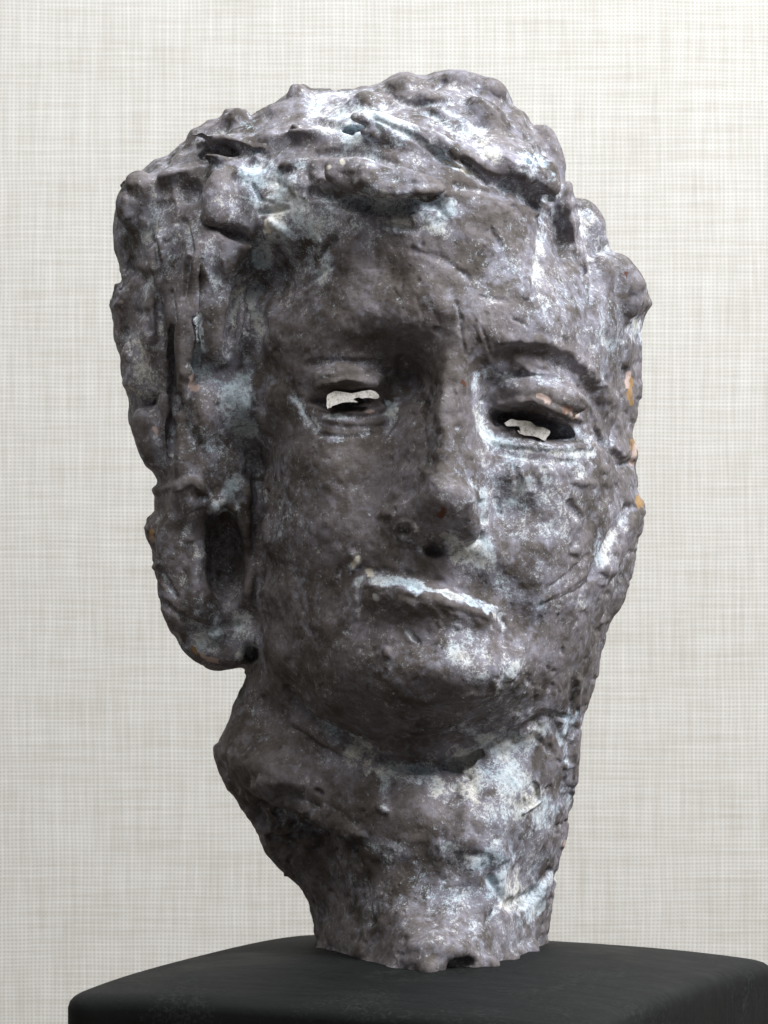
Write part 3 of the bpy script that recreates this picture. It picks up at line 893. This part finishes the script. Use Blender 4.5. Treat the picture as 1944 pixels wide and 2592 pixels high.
def flake(name, pts, d0, d1, thick, parent, label):
    """ragged flat flake of plaster with thickness; pts measured; depth runs from d0 (left) to d1 (right)"""
    pts = np.array(pts, float)
    pts = np.stack([pts, .5 * (pts + np.roll(pts, -1, 0))], 1).reshape(-1, 2)
    xs = pts[:, 0]
    t = (xs - xs.min()) / (xs.max() - xs.min())
    d = d0 + (d1 - d0) * t
    nz = noise(np.stack([pts[:, 0], pts[:, 1], 0 * xs], 1), 2.2, 5) * 1.6
    fx, fz = X_(pts[:, 0] + nz, d), Z_(pts[:, 1] + nz, d)
    import bmesh
    bm = bmesh.new()
    fr = [bm.verts.new((x * S, -dd * S, z * S)) for x, dd, z in zip(fx, d, fz)]
    bk = [bm.verts.new((x * S, -(dd - thick) * S, z * S)) for x, dd, z in zip(fx, d, fz)]
    f = bm.faces.new(fr)
    b_ = bm.faces.new(bk[::-1])
    n_ = len(fr)
    for k_ in range(n_):
        bm.faces.new((fr[k_], bk[k_], bk[(k_ + 1) % n_], fr[(k_ + 1) % n_]))
    bmesh.ops.triangulate(bm, faces=[f, b_])
    bmesh.ops.recalc_face_normals(bm, faces=bm.faces)
    me = bpy.data.meshes.new(name)
    bm.to_mesh(me)
    bm.free()
    o = link(name, me, m_inlay, parent, smooth=False)
    o["label"] = label
    return o


fl = [(520, 440), (560, 395), (610, 370), (680, 380), (720, 400), (800, 400), (850, 400), (890, 375), (960, 370), (990, 362), (1040, 380), (1070, 410),
      (1075, 450), (1020, 450), (950, 440), (900, 450), (850, 430), (795, 425), (800, 455), (850, 485), (790, 485), (700, 495), (680, 480), (640, 470),
      (610, 450), (585, 460), (575, 500), (575, 550), (530, 555), (525, 500)]
flake("eye_inlay", [(597.4 + .2058 * x, 768 + .2058 * y) for x, y in fl], 171, 173, 10, bust, "pinkish white ragged flake in the narrow eye slit")
fr_ = [(425, 570), (470, 530), (520, 545), (600, 550), (640, 555), (670, 580), (680, 600), (740, 600), (800, 630), (805, 650), (780, 680), (775, 715),
       (740, 710), (700, 680), (640, 675), (590, 670), (550, 655), (525, 625), (560, 640), (565, 600), (530, 590), (480, 590), (440, 590)]
flake("eye_inlay", [(981.4 + .2572 * x, 768 + .2572 * y) for x, y in fr_], 180, 174, 10, bust, "grey-white crumbly flake in the wide open eye slit")

# ------------------------------------------------------------------ plinth: worn square block, black paint
import bmesh
side, hgt_ = 532.0, 300.0
ang = math.radians(-25)
bm = bmesh.new()
NG = 48
half = side / 2
rc = 34.0


def sq(u):     # grid lines denser near the edges
    return half * np.sign(u) * (1 - (1 - abs(u)) ** 1.6)


ts = np.linspace(-1, 1, NG + 1)
lines = np.array([sq(t) for t in ts])


def rounded(x, y):
    ax, ay = abs(x), abs(y)
    c = half - rc
    if ax > c and ay > c:
        dx, dy = ax - c, ay - c
        r = max(dx, dy)
        L = math.hypot(dx, dy)
        if L > 0:
            dx, dy = dx * r / L, dy * r / L
        return math.copysign(c + dx, x), math.copysign(c + dy, y)
    return x, y


top = {}
for i, x in enumerate(lines):
    for j, y in enumerate(lines):
        px, py = rounded(x, y)
        e = max(abs(x), abs(y))
        t = max(0.0, (e - (half - 16)) / 16)
        z = 4.0 * (1 - (px / half) ** 2) * (1 - (py / half) ** 2) - 9 * abs(px / half) ** 3 - 9 * abs(py / half) ** 3 + 3 - 12 * (1 - math.sqrt(max(0, 1 - t * t)))
        top[i, j] = bm.verts.new((px * S, py * S, z * S))
for i in range(NG):
    for j in range(NG):
        bm.faces.new((top[i, j], top[i + 1, j], top[i + 1, j + 1], top[i, j + 1]))
ring = [(i, 0) for i in range(NG)] + [(NG, j) for j in range(NG)] + [(i, NG) for i in range(NG, 0, -1)] + [(0, j) for j in range(NG, 0, -1)]
prev = [top[r] for r in ring]
for dz in (-30, -90, -hgt_):
    cur = [bm.verts.new((v.co.x, v.co.y, dz * S)) for v in [top[r] for r in ring]]
    for k in range(len(ring)):
        bm.faces.new((prev[k], cur[k], cur[(k + 1) % len(ring)], prev[(k + 1) % len(ring)]))
    prev = cur
bm.faces.new(prev)
bmesh.ops.recalc_face_normals(bm, faces=bm.faces)
me = bpy.data.meshes.new("plinth")
bm.to_mesh(me)
bm.free()
pl_o = link("plinth", me, m_black)
pl_o.location = (47 * S, -112 * S, (PLZ + 8) * S)
pl_o.rotation_euler = (0, 0, ang)
pl_o["label"] = "matt black painted block with softened edges under the plaster head"
pl_o["category"] = "plinth"

# ------------------------------------------------------------------ setting: linen wall and the surface under the plinth
bm = bmesh.new()
for x in (-1.6, 1.6):
    pass
vs_ = [bm.verts.new(p) for p in ((-1.6, 0, -0.35), (1.6, 0, -0.35), (1.6, 0, 1.4), (-1.6, 0, 1.4), (-1.6, 0.02, -0.35), (1.6, 0.02, -0.35), (1.6, 0.02, 1.4), (-1.6, 0.02, 1.4))]
for f in ((0, 1, 2, 3), (7, 6, 5, 4), (0, 4, 5, 1), (1, 5, 6, 2), (2, 6, 7, 3), (3, 7, 4, 0)):
    bm.faces.new([vs_[k] for k in f])
bmesh.ops.recalc_face_normals(bm, faces=bm.faces)
me = bpy.data.meshes.new("backdrop_wall")
bm.to_mesh(me)
bm.free()
wall = link("backdrop_wall", me, m_linen, smooth=False)
wall.location = (0, 0.42, 0)
wall["kind"] = "structure"
wall["label"] = "pale woven linen covered wall behind the head"

tz = (PLZ - hgt_) * S
bm = bmesh.new()
bmesh.ops.create_cube(bm, size=1.0)
for v in bm.verts:
    v.co.x *= 2.4; v.co.y *= 0.9; v.co.z *= 0.03
bmesh.ops.bevel(bm, geom=bm.edges[:], offset=0.004, segments=2, affect='EDGES')
me = bpy.data.meshes.new("table_top")
bm.to_mesh(me)
bm.free()
tb = link("table_top", me, m_table, smooth=False)
tb.location = (0, -0.032, tz - 0.015)
tb["kind"] = "structure"
tb["label"] = "table surface carrying the plinth"
print("done", round(time.time() - T0, 1))
